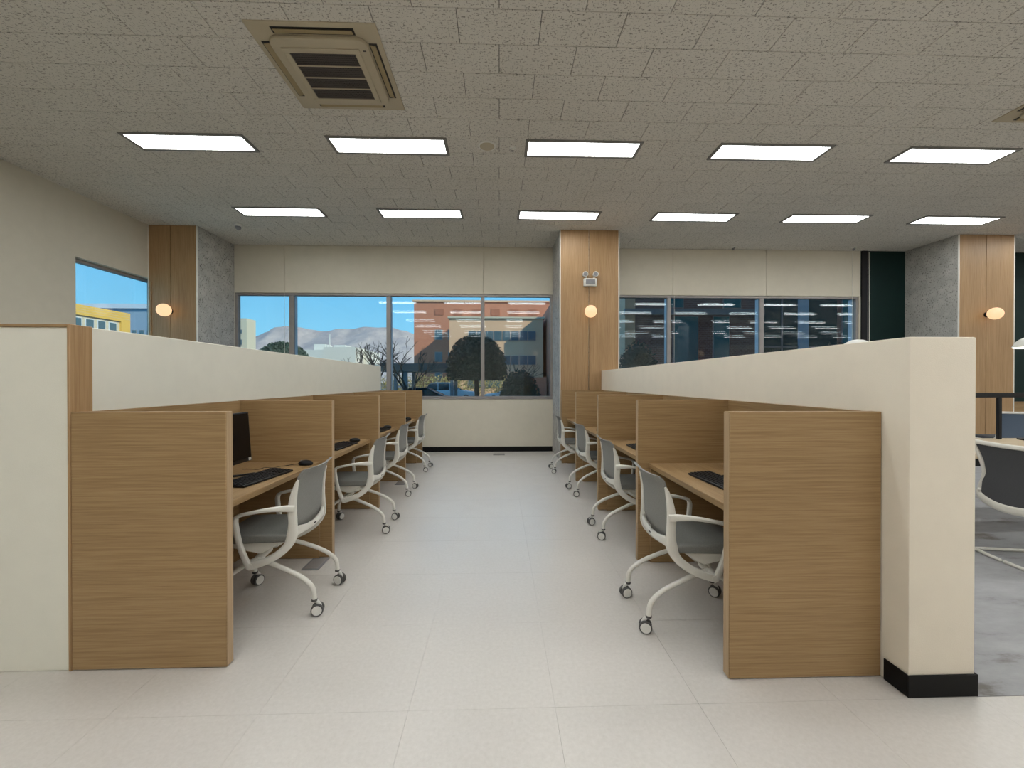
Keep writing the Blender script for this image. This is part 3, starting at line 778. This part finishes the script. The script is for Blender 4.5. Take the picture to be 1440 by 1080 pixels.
def make_visitor(name, mesh_mat, label, loc, rz):
    t = thing(name, (0, 0, 0), label, 'chair')      # faces +x
    # floor sled: closed loop with two uprights at the front
    mb = MB(); W = .255; r = .0125
    for s in (-1, 1):
        mb.sweep([(-.26, s*(W-.04), r), (-.23, s*W, r), (0, s*W, r), (.20, s*W, r), (.245, s*W, .030), (.262, s*W, .075), (.262, s*W, .25), (.255, s*W, .38), (.225, s*W, .42), (.10, s*W, .425), (-.14, s*(W-.01), .425)], r, n=10)
    mb.sweep([(-.26, -W+.04, r), (-.272, -.12, r), (-.275, 0, r), (-.272, .12, r), (-.26, W-.04, r)], r, n=10)
    mb.build('sled_frame', 'chairwhite', t, smooth=True, local=True)
    mb = MB(); mb.prism([(-.20, .432), (.24, .428), (.262, .445), (.255, .468), (.20, .478), (-.20, .470)], -.235, .235, 1); mb.build('seat', 'darkmesh', t, .012, 3, local=True)
    # back loop: wide top, waisted sides, deep curved bottom bar
    fr = MB()
    pth = [(-.290, 0, .866), (-.284, -.14, .868), (-.268, -.235, .868), (-.255, -.262, .855), (-.236, -.228, .75), (-.226, -.205, .63), (-.220, -.232, .51), (-.232, -.228, .445), (-.256, -.12, .412), (-.266, 0, .402)]
    full = pth+[(x, -y, z) for x, y, z in pth[-2::-1]]
    n_ = len(full)
    wd = []
    for (x, y, z) in full: wd.append(.017 if z > .80 else (.015 if z > .58 else .030))
    fr.sweep(full, .012, wd, side=(1, 0, 0), n=12, sq=.7, smooth=4)
    for s in (-1, 1):
        fr.sweep([(-.230, s*.228, .50), (-.205, s*.243, .46), (-.165, s*.246, .435), (-.10, s*.248, .428)], [.014, .016, .016, .012], [.022, .024, .020, .012], side=(0, 1, 0), n=10)
    f_ = fr.build('back_frame', 'chairwhite', t, smooth=True, local=True)
    mb = MB(); P = []; F = []
    rowsz = [(.42, .20), (.48, .22), (.56, .212), (.63, .198), (.72, .212), (.80, .235), (.862, .246)]
    nu = 11
    for q in (0, 1):
        for (z, hw_) in rowsz:
            for u in range(nu):
                uu = -1+2*u/(nu-1); bx = -.262+(.03 if z < .7 else .0)*0-.028*((z-.69)/.17)**2*(z > .69)-.008*(z < .6)
                P.append((bx+.034*uu*uu+.006*q, hw_*uu, z))
    k = len(rowsz)
    for q in (0, 1):
        for i in range(k-1):
            for u in range(nu-1):
                a = q*k*nu+i*nu+u; F.append((a, a+1, a+nu+1, a+nu))
    for i in range(k-1):
        for u in (0, nu-1): a = i*nu+u; F.append((a, a+nu, k*nu+a+nu, k*nu+a))
    for i in (0, k-1):
        for u in range(nu-1): a = i*nu+u; F.append((a, a+1, k*nu+a+1, k*nu+a))
    mb._add(P, F); mb.build('backrest', mesh_mat, t, smooth=True, local=True)
    t.location = loc; t.rotation_euler = (0, 0, rz)
    return t
make_visitor('visitor_chair', 'darkmesh', 'white sled-base chair with dark mesh back beside the black-skirted half wall', (4.0, 2.88, 0), R(-9))
make_visitor('visitor_chair', 'bluemesh', 'white sled-base chair with blue-grey mesh back beyond the reading table', (7.98, 6.32, 0), R(80))

# ------------------------------------------------------------------ outside
ZG = -.5
struct(box('ground', -1400, 1400, YB+.16, 1500, ZG-1, ZG, 'asphalt'))
def building(name, label, x0, x1, y0, y1, z1, mat, wins=(), roof=None, parts=(), wm='farglass'):
    t = thing(name, ((x0+x1)/2, (y0+y1)/2, ZG), label, 'building')
    wl_ = box('wall', x0, x1, y0, y1, ZG, z1, mat, t)
    for (a, b, c, d) in wins:      # windows on the face towards the room: x0,x1,z0,z1
        f = box('window', a, b, y0-.08, y0+.02, c, d, 'concrete', t)
        box('pane', a+.08*min(1, (b-a)), b-.08*min(1, (b-a)), y0-.10, y0-.07, c+.08, d-.08, wm, f)
    for (nm, a, b, c, d, e, f, m) in parts: box(nm, a, b, c, d, e, f, m, t)
    return t
# red-brick building with beige wing
wins = [(-12.2+2.9+i*1.9, -12.2+4.0+i*1.9, z, z+1.5) for z in (9.6-2.2, 4.2, 1.2) for i in range(4)]
building('brick_building', 'long red-brick building with a beige wing, behind the round clipped tree', -12.3, 16, 60, 75, 12.95, 'brick_red',
         wins, parts=[('roof_coping', -12.5, 16.2, 59.8, 75, 12.95, 13.15, 'stonebeige')]+[('blind_panel', -9.3+i*2.7, -8.0+i*2.7, 59.94, 60.02, 11.0, 11.9, 'brickpanel') for i in range(7)])
bw = [(-4.6, 4.9, 6.9, 8.3), (-4.6, 4.9, 3.7, 5.1)]
t = building('beige_wing', 'beige office wing with two window bands projecting from the red-brick building', -6.3, 5.6, 52.5, 59.7, 9.4, 'stonebeige', [],
         parts=[('roof_coping', -6.5, 5.8, 52.3, 59.7, 9.4, 9.6, 'bcream')])
for z in (6.6, 3.5, .6):
    for i in range(8):
        a = -3.9+i*1.08
        f = box('window', a, a+1.0, 52.42, 52.5, z, z+1.2, 'concrete', t); box('pane', a+.06, a+.94, 52.40, 52.43, z+.06, z+1.14, 'farglass', f)
building('brick_annex', 'low red-brick annex behind the dark shrub', 1.6, 5.8, 50.4, 52.2, 1.9, 'brick_red', [(2.4, 3.6, .2, 1.4)])
building('brick_wing', 'tall red-brick wing rising at the window edge by the middle column', 6.1, 16, 49.2, 59.5, 10.6, 'brick_red', [(6.6, 7.6, 4.0, 6.5), (9, 10.2, 4.0, 6.5)])
# near brown-brick building, in our shade
t = thing('brown_brick_building', (20, 27, ZG), 'dark brown-brick building with teal windows close outside the second window', 'building')
box('wall', 7.3, 14.3, 22, 32, ZG, 16, 'brick_dark', t)
box('wall', 18.5, 40, 22, 32, ZG, 16, 'brick_dark', t)
box('corner_pier', 6.75, 7.3, 21.95, 32, ZG, 16, 'stonebeige', t)
box('floor_band', 6.7, 14.3, 21.8, 22.02, 4.95, 5.25, 'concrete', t)
cw = box('curtain_wall', 14.3, 18.5, 22.05, 32, ZG, 16, 'curtainglass', t)
for x in (14.35, 15.4): box('mullion', x-.03, x+.03, 21.98, 22.06, ZG, 16, 'concrete', cw)
box('pillar', 16.3, 16.8, 21.9, 22.1, ZG, 16, 'whitealu', t)
box('transom', 14.3, 18.5, 22.0, 22.06, 3.2, 3.3, 'concrete', cw)
for x0, x1, z0, z1 in [(9.35, 10.75, 2.25, 4.9), (11.55, 12.45, 2.25, 4.9), (9.2, 9.95, 5.3, 7.2), (12.1, 13.1, 5.3, 7.2), (9.35, 10.75, -.1, 2.1), (11.55, 12.45, -.1, 2.1), (18.7, 19.1, 3.0, 7.0), (20.5, 21.8, 2.2, 4.9)]:
    f = box('window', x0, x1, 21.94, 22.02, z0, z1, 'concrete', t); box('pane', x0+.04, x1-.04, 21.92, 21.95, z0+.05, z1-.05, 'tealglass', f)
# far white and cream buildings
t = building('white_building', 'plain white box building behind the bare tree', -29.4, -24.1, 70, 77, 7.2, 'bwhite', [], parts=[('annex', -24.1, -23.2, 74.5, 81, ZG, 6.9, 'bwhite')])
building('white_block', 'white block with rooftop huts behind the plain white box building', -44.5, -33.5, 92, 108, 8.4, 'bwhite', [(-40+i*1.6, -39+i*1.6, 5.4, 6.6) for i in range(4)],
         parts=[('rooftop_hut', -42, -39.5, 95, 99, 8.4, 9.9, 'bwhite'), ('rooftop_hut', -37.5, -35, 95, 99, 8.4, 9.7, 'bwhite'), ('mast', -38.6, -38.45, 95, 95.2, 8.4, 12.2, 'bwhite')])
building('cream_building', 'cream building with small windows at the corner column edge', -42, -36.0, 60, 62.2, 10.4, 'bcream', [(-38.4, -37.8, 8.2, 8.8), (-38.4, -37.8, 6.6, 7.4), (-37.3, -36.6, 8.2, 8.8), (-37.3, -36.6, 6.6, 7.4), (-37.3, -36.6, 5.0, 5.8)])
t = building('yellow_building', 'yellow-clad building with a row of windows seen through the corner window', -60, -45.2, 30, 51.6, 8.55, 'bcream', [],
         parts=[('fascia', -60, -45, 29.8, 51.8, 8.55, 9.65, 'byellow'), ('end_pier', -45.25, -45, 50.6, 51.8, ZG, 8.55, 'byellow')])
for i in range(3): box('fascia_groove', -45.02, -44.98, 29.8, 51.8, 8.85+i*.28, 8.88+i*.28, 'bcream', t)
for i in range(14):
    a = 31.5+i*1.36; f = box('window', -45.25, -45.12, a, a+.95, 6.2, 8.3, 'whitealu', t); box('pane', -45.13, -45.08, a+.08, a+.87, 6.28, 8.22, 'farglass', f)
t = building('blue_grey_building', 'blue-grey building behind the yellow one, seen through the corner window', -100, -70, 92, 110, 17.2, 'bblue', [(-86+i*1.6, -85+i*1.6, 11, 12.6) for i in range(9)],
         parts=[('roof_edge', -100.5, -69.5, 91.5, 110, 17.2, 18.2, 'whitealu')])
# mountains
def mountain():
    ridge = [(-1150, 70), (-900, 85), (-700, 78), (-600, 88), (-523, 101), (-490, 112), (-455, 123), (-430, 121), (-400, 117), (-372, 113), (-340, 119), (-318, 118), (-290, 124), (-262, 122), (-235, 123), (-205, 116), (-183, 109), (-140, 96), (-60, 100), (60, 90), (300, 80), (700, 60)]
    def h(x):
        for (a, p), (b, q) in zip(ridge, ridge[1:]):
            if a <= x <= b:
                tt = (x-a)/(b-a); tt = tt*tt*(3-2*tt); return p+(q-p)*tt
        return 40
    from mathutils import noise
    nx, ny = 240, 36; V = []; F = []
    for j in range(ny):
        v = j/(ny-1)
        for i in range(nx):
            x = -1150+1850*i/(nx-1); y = 640+330*v
            pk = 1-abs(v-.79)/.79 if v < .79 else 1-(v-.79)/.21*.5
            hh = h(x*900/max(y, 1) if False else x)*max(pk, 0)**1.15
            gul = noise.fractal(Vector((x*.016, y*.006, 0)), .9, 2.0, 5)
            hh += gul*13*pk*(1 if abs(v-.79) > .05 else .12)
            V.append((x, y, ZG+max(hh, 0)))
    for j in range(ny-1):
        for i in range(nx-1):
            a = j*nx+i; F.append((a, a+1, a+nx+1, a+nx))
    mb = MB(); mb._add(V, F); o = mb.build('mountain', 'mount', None, smooth=True); tag(o, 'bare brown mountain ridge on the skyline beyond the white buildings', 'mountain')
mountain()
# trees
def leaf_cloud(mb, c, rad, n, size, flat=0.0, shell=.75):
    for _ in range(n):
        while True:
            d = Vector((random.gauss(0, 1), random.gauss(0, 1), random.gauss(0, 1))).normalized()
            r = shell+(1-shell)*random.random()
            p = Vector((d.x*rad[0]*r, d.y*rad[1]*r, d.z*rad[2]*r))
            if p.z > -flat*rad[2]: break
        p += Vector(c); s = size*random.uniform(.6, 1.3)
        u = Vector((random.gauss(0, 1), random.gauss(0, 1), random.gauss(0, 1))).normalized(); v = u.orthogonal().normalized()*s*.55
        mb._add([p-u*s, p+v, p+u*s, p-v], [(0, 1, 2, 3)])
def dome_tree(name, label, x, y, ztop, zbot, rx, trunk, n, size, mat='leaf', cat='tree', flat=.1):
    t = thing(name, (x, y, ZG), label, cat)
    mb = MB(); rz = (ztop-zbot)/(1+flat); cz = zbot+flat*rz
    leaf_cloud(mb, (x, y, cz), (rx, rx, rz), n, size, flat, .82)
    pr = []
    for i in range(9):
        a = -flat*1.2+(math.pi/2+flat*1.2)*i/8; pr.append((max(rx*.86*math.cos(a), .01), rz*.86*math.sin(a)))
    mb.lathe(pr, (x, y, cz), n=24)
    mb.build('foliage', mat, t)
    mb = MB(); mb.sweep([(x, y, ZG), (x+.03, y, (ZG+zbot)/2), (x-.02, y, zbot+.3*rz)], [trunk*1.2, trunk, trunk*.8], n=10); mb.build('trunk', 'bark', t, smooth=True)
dome_tree('clipped_tree', 'dark round clipped tree standing in front of the red-brick building', -.88, 16, 3.20, 1.40, 1.17, .10, 5200, .055, flat=.35)
dome_tree('dark_shrub', 'dark rounded shrub in front of the low red-brick annex', .66, 13, 1.75, -.2, .66, .06, 3600, .05, 'shrubleaf', 'shrub', flat=.8)
dome_tree('dark_shrub', 'tall dark shrub before the corner of the brown-brick building', 5.6, 16.5, 3.0, -.2, .85, .06, 2600, .07, 'shrubleaf', 'shrub', flat=.9)
dome_tree('dark_shrub', 'sparse shrub at the far end of the second window', 16.2, 19.5, 3.3, .3, 1.5, .06, 2600, .08, 'shrubleaf', 'shrub', flat=.9)
dome_tree('spreading_tree', 'broad dark tree below the mountain ridge', -20.6, 40, 5.15, 2.6, 2.35, .22, 3600, .14, flat=.3)
def bare_tree(label, x, y, h, spread, seed, lean=0.0):
    rnd = random.Random(seed); t = thing('bare_tree', (x, y, ZG), label, 'tree')
    tr = MB(); br = MB()
    def grow(p, d, L, r, lv):
        q = p+d*L; m = p+d*L*.5+Vector((rnd.uniform(-1, 1), rnd.uniform(-1, 1), rnd.uniform(-.3, .5)))*L*.08
        (tr if lv == 0 else br).sweep([p, m, q], [r, r*.85, r*.7], n=6 if lv < 2 else 4, smooth=2)
        if lv >= 5: return
        for _ in range(3 if lv < 3 else 2):
            nd = (d+Vector((rnd.uniform(-1, 1)*spread, rnd.uniform(-1, 1)*spread*.8, rnd.uniform(-.15, .45)))).normalized()
            grow(q, nd, L*rnd.uniform(.58, .82), r*.62, lv+1)
    grow(Vector((x, y, ZG)), Vector((lean, 0, 1)).normalized(), h*.30, h*.022, 0)
    tk = tr.build('trunk', 'bark', t, smooth=True); br.build('branches', 'bark', t, smooth=True)
bare_tree('bare tree with spreading branches in front of the dark shelter roof', -3.55, 15.5, 3.9, .85, 3, .15)
bare_tree('thin bare tree leaning before the plain white box building', -4.7, 16.5, 4.0, .8, 11, -.2)
bare_tree('bare tree between the round clipped tree and the dark shrub', .85, 20.5, 3.7, .8, 5)
# hedge behind the cars
t = thing('hedge', (-7, 49, ZG), 'yellowish winter hedge behind the parked cars', 'hedge')
mb = MB()
for i in range(22): leaf_cloud(mb, (-16.5+i*.86, 49, .9), (.75, .6, 1.5), 190, .12, .95, .4)
mb.build('foliage', 'hedge', t)
# shelter
t = thing('shelter', (-4.8, 27, ZG), 'dark flat-roofed shelter beyond the bare tree', 'shelter')
box('roof', -7.4, -2.6, 26, 29, 1.97, 2.50, 'cardark', t, .02, 1)
for x in (-6.55, -5.9, -3.0):
    for y in (26.3, 28.7): box('post', x-.1, x+.1, y-.1, y+.1, ZG, 1.97, 'concrete', t)
# cars
def car(label, x, y, L, h, mat, d=1):
    t = thing('parked_car', (x, y, ZG), label, 'car', 'parked cars')
    z = ZG; hl_ = L/2
    S = lambda pts: [(x+d*a*hl_, z+b*h) for a, b in pts]
    mb = MB(); mb.prism(S([(-1, .20), (-.98, .48), (-.90, .58), (.42, .60), (.93, .50), (1, .40), (1, .20), (.9, .14), (-.9, .14)]), y-.88, y+.88, 1)
    mb.build('body', mat, t, .06, 2)
    mb = MB(); mb.prism(S([(-.90, .57), (-.74, .90), (-.60, .955), (.02, .955), (.50, .59)]), y-.76, y+.76, 1); cb = mb.build('cabin_glass', 'carglass', t, .04, 2)
    mb = MB(); mb.prism(S([(-.76, .88), (-.62, .96), (-.55, 1.0), (-.02, 1.0), (.06, .955), (.04, .93), (-.60, .93)]), y-.74, y+.74, 1); mb.build('roof', mat, t, .03, 2)
    for a in (-.88, -.30, .30):
        pass
    for a in (-.40, .02):
        box('pillar', x+d*a*hl_-.04, x+d*a*hl_+.04, y-.785, y-.74, z+.58*h, z+.95*h, mat, t)
    for a in (-.62, .62):
        for yy in (y-.86, y+.86):
            w_ = MB().lathe([(.10, -.1), (.30, -.1), (.32, -.06), (.32, .06), (.30, .1), (.10, .1)], (x+d*a*hl_, yy, z+.32), 'y', 18).build('wheel', 'tyre', t, smooth=True)
            MB().lathe([(.19, -.11), (.05, -.115)], (x+d*a*hl_, yy, z+.32), 'y', 14).build('hubcap', 'alu', w_, smooth=True)
    MB().ball((x+d*.36*hl_, y-.95, z+.64*h), .1, 10, 0, (1.1, .9, .7)).build('mirror', mat, t, smooth=True)
    box('lamp', x+d*.955*hl_-.06, x+d*.955*hl_+.06, y-.885, y-.5, z+.42*h, z+.50*h, 'trimwhite', t)
car('white estate car parked behind the dark car', -4.75, 40, 5.2, 1.78, 'carwhite', 1)
car('dark car parked in front of the white estate car', -5.05, 30, 4.6, 1.42, 'cardark', 1)
car('white car parked beyond the shelter posts', -12.5, 41, 4.6, 1.6, 'carwhite', 1)
car('white car parked behind the round clipped tree trunk', .9, 38, 4.5, 1.45, 'carwhite', -1)
bpy.context.view_layer.update()
